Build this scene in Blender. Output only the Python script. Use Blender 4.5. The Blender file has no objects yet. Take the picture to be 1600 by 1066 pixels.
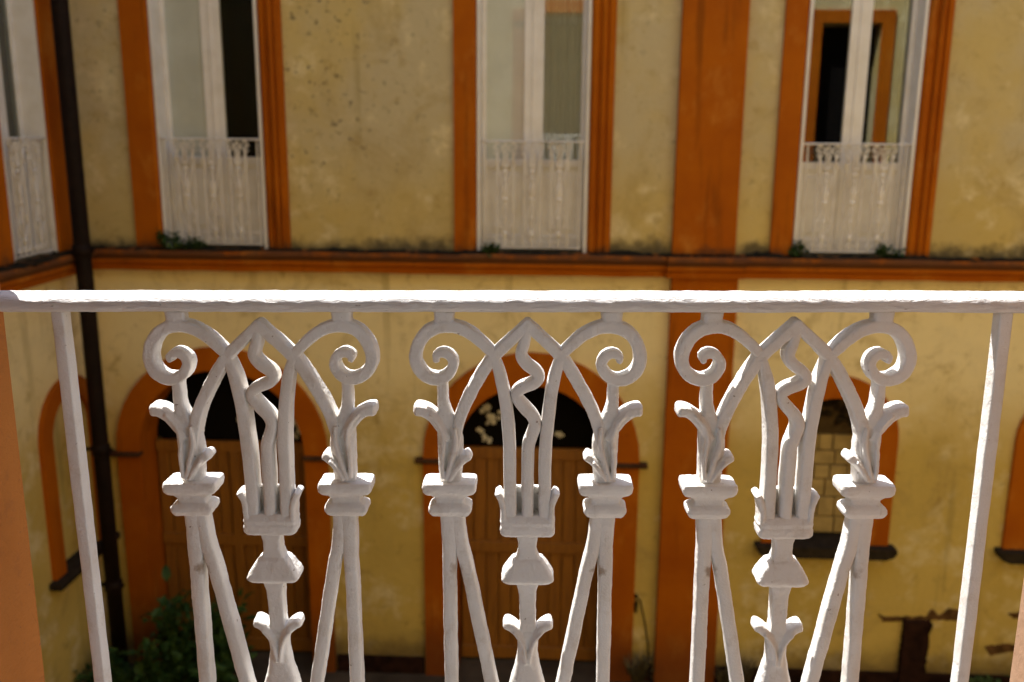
import bpy, bmesh, math, random
from mathutils import Vector, Matrix, Euler, noise
R = math.radians
random.seed(7)
sc = bpy.context.scene
COL = sc.collection

# ------------------------------------------------------------------ camera
cam = bpy.data.cameras.new('camera'); camo = bpy.data.objects.new('camera', cam); COL.objects.link(camo)
sc.camera = camo
cam.sensor_width = 36.0; cam.lens = 1450/1600*36.0
cam.clip_start = 0.02; cam.clip_end = 500
yaw, pitch, roll = R(2.5), R(12.5), R(0.45)
fw = Vector((-math.sin(yaw)*math.cos(pitch), math.cos(yaw)*math.cos(pitch), -math.sin(pitch)))
r0 = Vector((math.cos(yaw), math.sin(yaw), 0)); u0 = r0.cross(fw)
rr = r0*math.cos(roll)+u0*math.sin(roll); uu = u0*math.cos(roll)-r0*math.sin(roll)
M = Matrix((rr, uu, -fw)).transposed().to_4x4(); M.translation = (0, 0, 1.25)
camo.matrix_world = M
cam.dof.use_dof = True; cam.dof.focus_distance = 0.955; cam.dof.aperture_fstop = 6.3; cam.dof.aperture_blades = 7

# ------------------------------------------------------------------ sky, sun, exposure
SUN = Vector((-0.40, 0.42, 1.0)).normalized()
elev = math.asin(SUN.z); azim = math.atan2(SUN.x, SUN.y)      # clockwise from +Y
w = bpy.data.worlds.new('World'); sc.world = w; w.use_nodes = True
nt = w.node_tree; bg = nt.nodes['Background']
sky = nt.nodes.new('ShaderNodeTexSky'); sky.sky_type = 'NISHITA'; sky.sun_disc = False
sky.sun_elevation = elev; sky.sun_rotation = azim
nt.links.new(sky.outputs[0], bg.inputs[0]); bg.inputs[1].default_value = 0.15
sl = bpy.data.lights.new('sun', 'SUN'); sl.energy = 5.0; sl.angle = R(0.55); sl.color = (1.0, 0.97, 0.92)
so = bpy.data.objects.new('sun', sl); COL.objects.link(so)
so.rotation_euler = (-SUN).to_track_quat('-Z', 'Y').to_euler(); so.location = (-6, 6, 14)
vs = sc.view_settings; vs.view_transform = 'Standard'; vs.look = 'None'; vs.gamma = 1; vs.use_curve_mapping = False
vs.exposure = 1.22
sc.cycles.max_bounces = 10; sc.cycles.diffuse_bounces = 6; sc.cycles.use_denoising = True

# ------------------------------------------------------------------ helpers
def tag(o, label=None, cat=None, group=None, kind=None):
    if label: o['label'] = label
    if cat: o['category'] = cat
    if group: o['group'] = group
    if kind: o['kind'] = kind
    return o
def empty(name, loc=(0, 0, 0), rot=(0, 0, 0)):
    o = bpy.data.objects.new(name, None); COL.objects.link(o); o.location = loc; o.rotation_euler = rot
    o.empty_display_size = 0.2; return o
def link(name, me, mat=None, parent=None, smooth=False):
    if mat and not me.materials: me.materials.append(mat)
    o = bpy.data.objects.new(name, me); COL.objects.link(o); o.parent = parent
    if smooth:
        for p in me.polygons: p.use_smooth = True
    return o
def bm_mesh(bm, name='m'):
    bmesh.ops.recalc_face_normals(bm, faces=bm.faces)
    me = bpy.data.meshes.new(name); bm.to_mesh(me); bm.free(); return me
def py_mesh(v, f, name='m'):
    me = bpy.data.meshes.new(name); me.from_pydata(v, [], f); me.validate(); me.update()
    bm = bmesh.new(); bm.from_mesh(me); bmesh.ops.recalc_face_normals(bm, faces=bm.faces); bm.to_mesh(me); bm.free()
    return me
def box(bm, x0, x1, y0, y1, z0, z1, bev=0.0):
    vs_ = [bm.verts.new((x, y, z)) for x in (x0, x1) for y in (y0, y1) for z in (z0, z1)]
    i = [(0, 1, 3, 2), (4, 6, 7, 5), (0, 4, 5, 1), (2, 3, 7, 6), (0, 2, 6, 4), (1, 5, 7, 3)]
    fs = [bm.faces.new([vs_[k] for k in q]) for q in i]
    if bev:
        ed = list({e for f in fs for e in f.edges})
        bmesh.ops.bevel(bm, geom=ed, offset=bev, segments=2, affect='EDGES', profile=0.5)
def boxo(name, mat, parent, *a, bev=0.0):
    bm = bmesh.new(); box(bm, *a, bev=bev); return link(name, bm_mesh(bm, name), mat, parent)
def evaluated(o):
    dg = bpy.context.evaluated_depsgraph_get(); dg.update()
    me = bpy.data.meshes.new_from_object(o.evaluated_get(dg), depsgraph=dg)
    return me
def kill(o):
    me = o.data; bpy.data.objects.remove(o); bpy.data.meshes.remove(me)
def prism(bm, pts, y0, y1, axis='y'):
    """closed outline (u,z) pushed along y (or, with axis x, an outline (y,z) pushed along x)"""
    mk = (lambda p, t: (p[0], t, p[1])) if axis == 'y' else (lambda p, t: (t, p[0], p[1]))
    a = [bm.verts.new(mk(p, y0)) for p in pts]; b = [bm.verts.new(mk(p, y1)) for p in pts]
    n = len(pts)
    bm.faces.new(a); bm.faces.new(b[::-1])
    for i in range(n): bm.faces.new((a[i], b[i], b[(i+1) % n], a[(i+1) % n]))
def band(bm, inner, outer, t0, t1, axis='y'):
    """a strip between two open paths, pushed from t0 to t1 (arched surrounds)"""
    mk = (lambda p, t: (p[0], t, p[1])) if axis == 'y' else (lambda p, t: (t, p[0], p[1]))
    V = [[bm.verts.new(mk(p, t)) for p in path] for path in (inner, outer) for t in (t0, t1)]
    i0, i1, o0, o1 = V; n = len(inner)
    for k in range(n-1):
        bm.faces.new((i0[k], i0[k+1], o0[k+1], o0[k])); bm.faces.new((i1[k], o1[k], o1[k+1], i1[k+1]))
        bm.faces.new((i0[k], i1[k], i1[k+1], i0[k+1])); bm.faces.new((o0[k], o0[k+1], o1[k+1], o1[k]))
    for k in (0, n-1): bm.faces.new((i0[k], o0[k], o1[k], i1[k]))
def arch_path(c, half, spring, bottom, n=20, rise=None):
    rise = half if rise is None else rise
    p = [(c-half, bottom)]
    p += [(c-half*math.cos(math.pi*k/n), spring+rise*math.sin(math.pi*k/n)) for k in range(n+1)]
    return p+[(c+half, bottom)]
def cut(me, cutter_bm):
    a = bpy.data.objects.new('tmp_a', me); COL.objects.link(a)
    b = bpy.data.objects.new('tmp_b', bm_mesh(cutter_bm)); COL.objects.link(b)
    m = a.modifiers.new('b', 'BOOLEAN'); m.operation = 'DIFFERENCE'; m.solver = 'EXACT'; m.object = b
    out = evaluated(a); kill(a); kill(b); return out

# ------------------------------------------------------------------ materials
class NT:
    def __init__(s, name):
        s.m = bpy.data.materials.new(name); s.m.use_nodes = True; s.t = s.m.node_tree
        s.b = s.t.nodes['Principled BSDF']; s.geo = s.n('ShaderNodeNewGeometry'); s.pos = s.geo.outputs['Position']
    def n(s, k): return s.t.nodes.new(k)
    def l(s, a, b): s.t.links.new(a, b)
    def mapping(s, scale, loc=(0, 0, 0)):
        q = s.n('ShaderNodeMapping'); s.l(s.pos, q.inputs[0]); q.inputs['Scale'].default_value = scale; q.inputs['Location'].default_value = loc
        return q.outputs[0]
    def noise(s, scale, detail=5, rough=0.55, vec=None, dist=0.0):
        q = s.n('ShaderNodeTexNoise'); s.l(vec if vec else s.pos, q.inputs['Vector'])
        q.inputs['Scale'].default_value = scale; q.inputs['Detail'].default_value = detail
        q.inputs['Roughness'].default_value = rough; q.inputs['Distortion'].default_value = dist
        return q.outputs[0]
    def ramp(s, v, a, b, lo=0.0, hi=1.0):
        q = s.n('ShaderNodeMapRange'); s.l(v, q.inputs[0]); q.inputs[1].default_value = a; q.inputs[2].default_value = b
        q.inputs[3].default_value = lo; q.inputs[4].default_value = hi; q.interpolation_type = 'SMOOTHSTEP'; return q.outputs[0]
    def mix(s, fac, a, b):
        q = s.n('ShaderNodeMix'); q.data_type = 'RGBA'
        if isinstance(fac, (int, float)): q.inputs[0].default_value = fac
        else: s.l(fac, q.inputs[0])
        for i, c in ((6, a), (7, b)):
            if isinstance(c, tuple): q.inputs[i].default_value = (*c, 1)
            else: s.l(c, q.inputs[i])
        return q.outputs[2]
    def math(s, op, a, b=0.0):
        q = s.n('ShaderNodeMath'); q.operation = op
        for i, c in ((0, a), (1, b)):
            if isinstance(c, (int, float)): q.inputs[i].default_value = c
            else: s.l(c, q.inputs[i])
        return q.outputs[0]
    def z(s):
        q = s.n('ShaderNodeSeparateXYZ'); s.l(s.pos, q.inputs[0]); return q.outputs
    def color(s, c): s.l(c, s.b.inputs['Base Color']) if not isinstance(c, tuple) else setattr(s.b.inputs['Base Color'], 'default_value', (*c, 1)); return s
    def rough(s, v): s.b.inputs['Roughness'].default_value = v; return s
    def bump(s, h, strength=0.3, dist=0.01):
        q = s.n('ShaderNodeBump'); s.l(h, q.inputs['Height']); q.inputs['Strength'].default_value = strength; q.inputs['Distance'].default_value = dist
        s.l(q.outputs[0], s.b.inputs['Normal']); return s
def plaster(name, a, b, grey, pale, specks=True, upper=True):
    t = NT(name); X, Y, Z = t.z()
    base = t.mix(t.ramp(t.noise(0.7, 7, 0.6), 0.35, 0.65), a, b)
    if upper:
        g = t.math('MULTIPLY', t.ramp(Z, 0.0, 0.05), t.ramp(t.noise(0.9, 6, 0.6), 0.32, 0.62, 0.35, 1.0))
        g = t.math('MULTIPLY', g, t.ramp(Z, 0.4, 1.3, 0.45, 1.0))
        base = t.mix(g, base, grey)
    # faded band under the ledge, blotches of paler limewash
    pale2 = (0.88, 0.73, 0.40)
    fd = t.math('ADD', Z, t.math('MULTIPLY', t.math('SUBTRACT', t.noise(0.9, 6, 0.6), 0.5), 1.6))
    base = t.mix(t.math('MULTIPLY', t.ramp(fd, -2.2, -0.8, 0.0, 1.0), t.ramp(Z, -0.05, 0.0, 1.0, 0.0)), base, pale2)
    base = t.mix(t.ramp(t.noise(2.6, 8, 0.68), 0.50, 0.68, 0, 0.7), base, pale)
    base = t.mix(t.ramp(t.noise(1.4, 9, 0.72, dist=0.6, vec=t.mapping((1, 1, 1), (5, 2, 9))), 0.50, 0.66, 0, 0.45), base, (a[0]*0.62, a[1]*0.60, a[2]*0.75))
    base = t.mix(t.ramp(t.noise(5.5, 8, 0.7, dist=0.4), 0.55, 0.72, 0, 0.6), base, (a[0]*0.55, a[1]*0.5, a[2]*0.5))
    if specks:
        sp = t.ramp(t.noise(13, 5, 0.68), 0.58, 0.66)
        msk0 = t.ramp(t.noise(0.55, 2, 0.5, vec=t.mapping((1, 1, 0.6), (3.1, 0, 1.7))), 0.42, 0.56)
        xx = t.math('ADD', X, t.math('MULTIPLY', t.math('SUBTRACT', t.noise(0.8, 3, 0.5), 0.5), 1.5))
        msk = t.math('MAXIMUM', t.math('MULTIPLY', msk0, 0.45), t.math('MULTIPLY', t.ramp(xx, -3.0, -2.7), t.ramp(xx, -2.2, -1.0, 1.0, 0.1)))
        base = t.mix(t.math('MULTIPLY', t.math('MULTIPLY', sp, msk), t.ramp(Z, 0.3, 1.2, 0.10, 0.75)), base, (0.06, 0.045, 0.03))
        # mildew creeping up from the ledge, and damp rising from the ground
        st = t.math('ADD', Z, t.math('MULTIPLY', t.math('SUBTRACT', t.noise(3.5, 7, 0.65), 0.5), 0.5))
        base = t.mix(t.math('MULTIPLY', t.ramp(st, 0.10, 0.27, 0.85, 0.0), t.ramp(Z, 0.0, 0.02)), base, (0.06, 0.048, 0.03))
        base = t.mix(t.ramp(st, -4.55, -4.1, 0.75, 0.0), base, (0.09, 0.06, 0.035))
        drip = t.ramp(t.noise(1.0, 5, 0.6, vec=t.mapping((5.5, 5.5, 0.35))), 0.58, 0.72)
        base = t.mix(t.math('MULTIPLY', drip, 0.45), base, (a[0]*0.5, a[1]*0.5, a[2]*0.55))
    t.color(base).rough(0.92); t.b.inputs['Specular IOR Level'].default_value = 0.2
    t.bump(t.math('ADD', t.noise(6, 9, 0.65), t.math('MULTIPLY', t.noise(45, 4, 0.6), 0.25)), 0.5, 0.02)
    return t.m
OCHRE = plaster('ochre_plaster', (0.66, 0.475, 0.125), (0.57, 0.405, 0.105), (0.56, 0.46, 0.26), (0.80, 0.67, 0.38))
def orange(name, a=(0.46, 0.118, 0.001)):
    t = NT(name); X, Y, Z = t.z()
    c = t.mix(t.ramp(t.noise(1.3, 6, 0.6), 0.3, 0.7), a, (a[0]*0.78, a[1]*0.68, a[2]*0.8))
    c = t.mix(t.ramp(t.noise(7, 8, 0.7), 0.6, 0.78, 0, 0.6), c, (a[0]*0.5, a[1]*0.45, a[2]))
    c = t.mix(t.ramp(t.noise(11, 6, 0.7), 0.68, 0.75, 0, 0.35), c, (0.45, 0.26, 0.10))
    t.b.inputs['Specular IOR Level'].default_value = 0.15
    c = t.mix(t.ramp(t.noise(2.1, 8, 0.7, vec=t.mapping((1, 1, 0.6), (4, 4, 4))), 0.52, 0.72, 0, 0.6), c, (0.58, 0.22, 0.03))
    c = t.mix(t.ramp(t.noise(1.0, 6, 0.65, vec=t.mapping((7, 7, 0.6))), 0.56, 0.70, 0, 0.55), c, (a[0]*0.35, a[1]*0.35, a[2]))
    st = t.math('ADD', Z, t.math('MULTIPLY', t.math('SUBTRACT', t.noise(3.5, 7, 0.65), 0.5), 0.5))
    c = t.mix(t.math('MULTIPLY', t.ramp(st, 0.04, 0.2, 0.8, 0.0), t.ramp(Z, -0.02, 0.0)), c, (0.06, 0.035, 0.02))
    c = t.mix(t.ramp(st, -4.6, -3.7, 0.7, 0.0), c, (0.13, 0.04, 0.012))
    t.color(c).rough(0.85).bump(t.noise(9, 8, 0.65), 0.35, 0.015)
    return t.m
ORANGE = orange('orange_paint')
t = NT('salmon_reveal')
c = t.mix(t.ramp(t.noise(4, 6, 0.6), 0.3, 0.7), (0.48, 0.165, 0.022), (0.43, 0.14, 0.016))
c = t.mix(t.ramp(t.noise(150, 2, 0.5), 0.70, 0.74, 0, 0.7), c, (0.22, 0.09, 0.04))
c = t.mix(t.ramp(t.noise(38, 7, 0.7), 0.52, 0.72, 0, 0.45), c, (0.30, 0.10, 0.02))
t.color(c).rough(0.85).bump(t.noise(70, 8, 0.7), 0.7, 0.006); REVEAL = t.m
t = NT('pale_salmon_reveal')  # right jamb: a paler, less orange salmon than the left
c = t.mix(t.ramp(t.noise(9, 6, 0.6), 0.3, 0.7), (0.38, 0.225, 0.135), (0.33, 0.19, 0.11))
c = t.mix(t.ramp(t.noise(160, 2, 0.5), 0.66, 0.71, 0, 0.7), c, (0.22, 0.09, 0.04))
t.color(c).rough(0.8).bump(t.noise(80, 6, 0.6), 0.4, 0.004); REVEAL2 = t.m
t = NT('white_cast_iron_paint')
c = t.mix(t.ramp(t.noise(14, 6, 0.6), 0.35, 0.7), (0.80, 0.775, 0.74), (0.74, 0.70, 0.65))
c = t.mix(t.ramp(t.noise(26, 8, 0.72), 0.52, 0.72, 0, 0.5), c, (0.55, 0.47, 0.37))
c = t.mix(t.ramp(t.noise(1.0, 6, 0.7, vec=t.mapping((130, 130, 22))), 0.60, 0.74, 0, 0.4), c, (0.50, 0.42, 0.33))
c = t.mix(t.ramp(t.noise(110, 4, 0.65), 0.69, 0.72, 0, 0.8), c, (0.24, 0.17, 0.11))
tc = t.n('ShaderNodeTexCoord')
for sx, sz, rr_ in ((0.0755, 0.782, 0.006), (-0.0755, 0.784, 0.006)):
    ds = t.n('ShaderNodeVectorMath'); ds.operation = 'DISTANCE'; t.l(tc.outputs['Object'], ds.inputs[0]); ds.inputs[1].default_value = (sx, -0.010, sz)
    dd = t.math('ADD', ds.outputs['Value'], t.math('MULTIPLY', t.math('SUBTRACT', t.noise(160, 4, 0.6), 0.5), 0.016))
    c = t.mix(t.math('MULTIPLY', t.ramp(dd, rr_*0.4, rr_*1.6, 0.8, 0.0), t.ramp(t.noise(9, 2, 0.5), 0.45, 0.55)), c, (0.30, 0.20, 0.12))
t.color(c).rough(0.42); t.b.inputs['Specular IOR Level'].default_value = 0.35
t.bump(t.math('ADD', t.noise(70, 6, 0.6), t.math('MULTIPLY', t.noise(420, 3, 0.6), 0.35)), 0.7, 0.0026); IRON = t.m
t = NT('flaking_white_handrail_paint')
wv = t.mapping((70, 240, 240))
c = t.mix(t.ramp(t.noise(10, 6, 0.6), 0.35, 0.7), (0.81, 0.79, 0.765), (0.74, 0.71, 0.68))
c = t.mix(t.ramp(t.noise(1.0, 6, 0.7, vec=t.mapping((45, 160, 160))), 0.64, 0.74, 0, 0.55), c, (0.45, 0.40, 0.35))
c = t.mix(t.ramp(t.noise(1.0, 4, 0.6, vec=t.mapping((60, 200, 200), (7, 1, 3))), 0.70, 0.73, 0, 0.7), c, (0.20, 0.15, 0.12))
t.color(c).rough(0.45)
t.bump(t.noise(1.0, 7, 0.65, vec=wv, dist=1.2), 1.0, 0.0035); RAILP = t.m
t = NT('weathered_white_iron')
c = t.mix(t.ramp(t.noise(6, 7, 0.65), 0.4, 0.66), (0.80, 0.75, 0.68), (0.66, 0.59, 0.50))
c = t.mix(t.ramp(t.noise(16, 6, 0.7), 0.60, 0.7, 0, 0.8), c, (0.33, 0.17, 0.10))
t.color(c).rough(0.6); IRONFAR = t.m
t = NT('white_joinery'); c = t.mix(t.ramp(t.noise(5, 6, 0.6), 0.35, 0.7), (0.82, 0.78, 0.73), (0.74, 0.69, 0.62))
t.color(c).rough(0.5); JOIN = t.m
t = NT('dark_wood'); wv = t.mapping((9, 9, 0.8))
c = t.mix(t.ramp(t.noise(3, 8, 0.65, vec=wv), 0.3, 0.7), (0.34, 0.13, 0.010), (0.22, 0.08, 0.008))
t.color(c).rough(0.6).bump(t.noise(6, 6, 0.6, vec=wv), 0.4, 0.01); WOOD = t.m
def plain(name, c, r=0.7, var=0.25, sc_=8):
    t = NT(name); k = t.mix(t.ramp(t.noise(sc_, 6, 0.6), 0.3, 0.7), c, tuple(v*(1-var) for v in c)); t.color(k).rough(r); t.b.inputs['Specular IOR Level'].default_value = 0.12; return t.m
PIPE = plain('rusty_brown_pipe', (0.016, 0.008, 0.005), 0.6, 0.4, 9)
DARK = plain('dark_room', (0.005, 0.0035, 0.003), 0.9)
STONE = plain('dirty_dark_stone', (0.042, 0.030, 0.018), 0.9, 0.5, 12)
IMPOST = plain('sooty_impost', (0.10, 0.045, 0.018), 0.9, 0.5, 9)
STAIN = plain('damp_brown_patch', (0.17, 0.085, 0.03), 0.95, 0.6, 10)
MOSS = plain('mossy_dirt', (0.022, 0.017, 0.009), 1.0, 0.5, 14)
EARTH = plain('courtyard_earth', (0.10, 0.072, 0.045), 1.0, 0.5, 1.7)
BLOCK = plain('tuff_block', (0.50, 0.36, 0.14), 0.95, 0.35, 5)
MORTAR = plain('dark_mortar', (0.10, 0.065, 0.03), 1.0, 0.4, 12)
BRICK = plain('exposed_brown_masonry', (0.038, 0.015, 0.009), 0.95, 0.75, 6)
CURT_A = plain('grey_green_curtain', (0.90, 0.92, 0.88), 0.9, 0.04, 3)
BACKING = plain('grey_backing', (0.80, 0.78, 0.76), 0.9, 0.08, 3)  # grey sheet behind panes; in one it carries the room's reflection
FLECK = plain('white_flecks', (0.75, 0.72, 0.62), 0.9)
FLOORM = plain('floor_tiles', (0.58, 0.545, 0.50), 0.6, 0.15, 6)
ROOMW = plain('room_plaster', (0.75, 0.71, 0.66), 0.9, 0.05, 1.5)
t = NT('window_glass'); tr = t.n('ShaderNodeBsdfTransparent'); tr.inputs[0].default_value = (0.97, 0.98, 0.97, 1)
gl = t.n('ShaderNodeBsdfGlossy'); gl.inputs['Roughness'].default_value = 0.015; gl.inputs['Color'].default_value = (0.9, 0.95, 0.92, 1)
mx = t.n('ShaderNodeMixShader'); lw = t.n('ShaderNodeFresnel'); lw.inputs[0].default_value = 2.1
t.l(lw.outputs[0], mx.inputs[0]); t.l(tr.outputs[0], mx.inputs[1]); t.l(gl.outputs[0], mx.inputs[2])
t.l(mx.outputs[0], t.t.nodes['Material Output'].inputs[0]); GLASS = t.m
t = NT('pale_glossy_glass')  # pale grey-green diffuse colour under a glossy coat
df = t.n('ShaderNodeBsdfDiffuse'); t.l(t.mix(t.ramp(t.noise(2.5, 4, 0.6), 0.3, 0.7), (0.52, 0.54, 0.47), (0.46, 0.47, 0.40)), df.inputs[0])
gl2 = t.n('ShaderNodeBsdfGlossy'); gl2.inputs['Roughness'].default_value = 0.03
mx2 = t.n('ShaderNodeMixShader'); fr2 = t.n('ShaderNodeFresnel'); fr2.inputs[0].default_value = 1.9
t.l(fr2.outputs[0], mx2.inputs[0]); t.l(df.outputs[0], mx2.inputs[1]); t.l(gl2.outputs[0], mx2.inputs[2]); t.l(mx2.outputs[0], t.t.nodes['Material Output'].inputs[0]); MILKY = t.m
CLEAR = GLASS.copy(); CLEAR.name = 'clear_glass'
for nd in CLEAR.node_tree.nodes:
    if nd.type == 'FRESNEL': nd.inputs[0].default_value = 1.25
def leafmat(name, a, b):
    t = NT(name); oi = t.noise(9, 3, 0.6); c = t.mix(t.ramp(oi, 0.35, 0.65), a, b); t.color(c).rough(0.55)
    t.b.inputs['Specular IOR Level'].default_value = 0.2; return t.m
LEAF = leafmat('leaf_green', (0.018, 0.046, 0.007), (0.045, 0.088, 0.014))
LEAFD = leafmat('leaf_dark', (0.030, 0.06, 0.014), (0.06, 0.10, 0.022))
DRY = leafmat('dry_grass', (0.13, 0.10, 0.05), (0.08, 0.065, 0.03))

# ------------------------------------------------------------------ setting: ground
gm = bmesh.new(); bmesh.ops.create_grid(gm, x_segments=60, y_segments=60, size=120)
for v in gm.verts: v.co.z = -4.70
tag(link('ground', bm_mesh(gm, 'ground'), EARTH), 'dark earthen courtyard ground', kind='structure')

D = 9.4; XC = -4.84; ZG = -4.72; TOP = 8.0

# ------------------------------------------------------------------ far wing across the courtyard
far = tag(empty('building_wing', (0, D, ZG)), 'ochre courtyard wing with orange pilaster and arched ground floor facing the balcony', 'building')
OFF = Vector((0, -D, -ZG))
def fo(name, me, mat, parent=far, smooth=False):
    o = link(name, me, mat, parent, smooth)
    if parent is far: o.location = OFF
    return o
def fbox(name, mat, parent, *a, bev=0.0):
    bm = bmesh.new(); box(bm, *a, bev=bev); return fo(name, bm_mesh(bm, name), mat, parent)
WINS = [(-4.00, -2.92), (-0.775, 0.335), (2.39, 3.50), (5.55, 6.65)]
DOORS = [(-3.53, 0.90, 1.15), (-0.20, 0.80, 1.15)]          # centre, inner half, outer half
ARCHW = [2.95, 5.48]
SPR = -2.10
bm = bmesh.new(); box(bm, XC-0.5, 11.4, D, D+0.55, ZG, TOP); wall = bm_mesh(bm)
cb = bmesh.new()
for a, b in WINS: box(cb, a, b, D-0.2, D+0.8, 0.085, 3.3)
for c_, hi, ho in DOORS: prism(cb, arch_path(c_, hi, SPR, ZG-0.3), D-0.2, D+0.8)
for c_ in ARCHW: prism(cb, arch_path(c_, 0.43, -1.80, -3.0), D-0.2, D+0.8)
fo('wall', cut(wall, cb), OCHRE)
fbox('leak_blocker', DARK, far, XC-0.5, 11.4, D+0.553, D+0.75, ZG, -0.3)  # unseen slab added to stop sunlight leaking in around the doors
# surrounds of the upper windows: plain band on the left, moulded band on the right
def profile_strip(prof, z0, z1):
    bm = bmesh.new(); a = [bm.verts.new((x, y, z0)) for x, y in prof]; b = [bm.verts.new((x, y, z1)) for x, y in prof]
    bm.faces.new(a); bm.faces.new(b[::-1]); n = len(prof)
    for i in range(n): bm.faces.new((a[i], b[i], b[(i+1) % n], a[(i+1) % n]))
    return bm_mesh(bm)
for a, b in WINS:
    wl = 0.28 if a < -3 else 0.225
    fo('window_surround', profile_strip([(a-wl, D+0.02), (a-wl, D-0.05), (a-0.03, D-0.055), (a-0.006, D-0.03), (a-0.006, D+0.02)], 0.10, 3.32), ORANGE)
    q = [(0.006, 0.02), (0.006, -0.02), (0.03, -0.05), (0.07, -0.055), (0.078, -0.03), (0.095, -0.03), (0.103, -0.062), (0.125, -0.075), (0.147, -0.062),
         (0.153, -0.03), (0.168, -0.03), (0.176, -0.055), (0.222, -0.052), (0.235, -0.03), (0.235, 0.02)]
    fo('window_surround', profile_strip([(b+x, D+y) for x, y in q], 0.10, 3.32), ORANGE)
    fbox('window_lintel', ORANGE, far, a-wl, b+0.235, D-0.06, D+0.02, 3.322, 3.56)
# pilaster (upper part, and a little wider below the ledge)
fbox('pilaster', ORANGE, far, 1.19, 1.815, D-0.09, D+0.02, 0.10, TOP-0.1, bev=0.006)
fbox('pilaster', ORANGE, far, 1.20, 1.86, D-0.10, D+0.02, ZG, -0.13, bev=0.006)
# ledge, breaking forward over the pilaster
def ledge_mesh(x0, x1, out):
    prof = [(0.02, 0.095), (-out, 0.085), (-out-0.01, 0.065), (-out-0.01, 0.035), (-out+0.03, 0.02), (-out+0.03, -0.045), (-out+0.075, -0.07), (-out+0.085, -0.13), (0.02, -0.135)]
    bm = bmesh.new(); n = 80 if x1-x0 > 3 else 6; rings = []
    for k in range(n+1):
        x = x0+(x1-x0)*k/n
        rings.append([bm.verts.new((x, D+y+0.006*noise.noise((x*3, y*20, z*9)), z+0.008*noise.noise((x*2.3, 5+y*9, z*5)))) for y, z in prof])
    m = len(prof)
    for k in range(n):
        for i in range(m): bm.faces.new((rings[k][i], rings[k+1][i], rings[k+1][(i+1) % m], rings[k][(i+1) % m]))
    bm.faces.new(rings[0]); bm.faces.new(rings[-1][::-1]); return bm_mesh(bm)
fo('ledge', ledge_mesh(XC+0.002, 1.13, 0.20), ORANGE); fo('ledge', ledge_mesh(1.133, 1.90, 0.26), ORANGE); fo('ledge', ledge_mesh(1.903, 10.99, 0.20), ORANGE)
# crust of dirt and moss on top of the ledge
def crust(x0, x1, out, seed, axis='x'):
    v, f = [], []; n = int((x1-x0)/0.02)
    for k in range(n+1):
        x = x0+(x1-x0)*k/n
        h = 0.006+0.06*max(0, noise.noise((x*2.1, seed, 0)))+0.016*noise.noise((x*14, seed, 3))
        o = out*(0.72+0.34*min(1, max(0, 0.5+1.6*noise.noise((x*1.3, seed, 4)))))+0.02*noise.noise((x*11, seed, 8))
        for (d, z) in ((0.0, h*1.25), (-o*0.4, h), (-o*0.85, h*0.65), (-o-0.012, 0.006), (-o-0.016, -0.004-0.035*max(0, noise.noise((x*5, seed, 5))))):
            zz = 0.088+z+0.008*noise.noise((x*30, d*30, seed)); v.append((x, D+d, zz))
    for k in range(n):
        for i in range(4): f.append((k*5+i, k*5+5+i, k*5+6+i, k*5+1+i))
    return py_mesh(v, f)
tag(fo('moss_crust', crust(XC+0.01, 10.9, 0.185, 2.0), MOSS), kind='stuff')

# arched doors
def plank_door(c_, hi, ho, seed):
    inn = arch_path(c_, hi, SPR, ZG); out = arch_path(c_, ho, SPR, ZG)
    bm = bmesh.new(); band(bm, arch_path(c_, hi+0.004, SPR, ZG), out, D-0.055, D+0.02); fo('door_surround', bm_mesh(bm), ORANGE)
    bm = bmesh.new(); band(bm, [(c_+(x-c_)*0.995, z-0.004) for x, z in inn], [(c_+(x-c_)*1.004, z+0.003) for x, z in inn], D-0.04, D+0.40); fo('door_reveal', bm_mesh(bm), ORANGE)
    for s in (-1, 1):
        x0, x1 = sorted((c_+s*(hi-0.01), c_+s*(ho+0.085)))
        bm = bmesh.new(); box(bm, x0, x1, D-0.11, D+0.02, -2.17, -2.125, 0.008); fo('impost', bm_mesh(bm), IMPOST)
    hi2 = hi-0.02
    door = fbox('door', WOOD, far, c_-hi2, c_+hi2, D+0.36, D+0.42, ZG+0.05, -2.16)
    n = int(round(2*hi2/0.14)); w_ = 2*hi2/n
    rnd = random.Random(seed)
    for k in range(n):
        bm = bmesh.new(); x0 = c_-hi2+k*w_; y = D+0.328+rnd.uniform(-.006, .006)
        box(bm, x0+0.006, x0+w_-0.006, y, D+0.37, ZG+0.12+rnd.uniform(0, .02), -2.24, 0.006)
        link('plank', bm_mesh(bm), WOOD, door)
    for z0, z1 in ((-2.235, -2.11), (-3.35, -3.22), (ZG+0.05, ZG+0.2)):
        bm = bmesh.new(); box(bm, c_-hi2, c_+hi2, D+0.30, D+0.371, z0, z1, 0.008); link('door_rail', bm_mesh(bm), WOOD, door)
    bm = bmesh.new(); box(bm, c_-0.05, c_+0.05, D+0.295, D+0.372, ZG+0.06, -2.2, 0.008); link('door_stile', bm_mesh(bm), WOOD, door)
    # fanlight: dark glazing in a wooden half round, with pale flecks set on it
    hf = hi-0.01
    bm = bmesh.new(); prism(bm, [(c_-hf*math.cos(math.pi*k/24), -2.10+hf*math.sin(math.pi*k/24)) for k in range(25)], D+0.39, D+0.41)
    fan = fo('fanlight', bm_mesh(bm), DARK)
    return door, fan
d1, f1 = plank_door(*DOORS[0], 1); d2, f2 = plank_door(*DOORS[1], 2)
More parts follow.
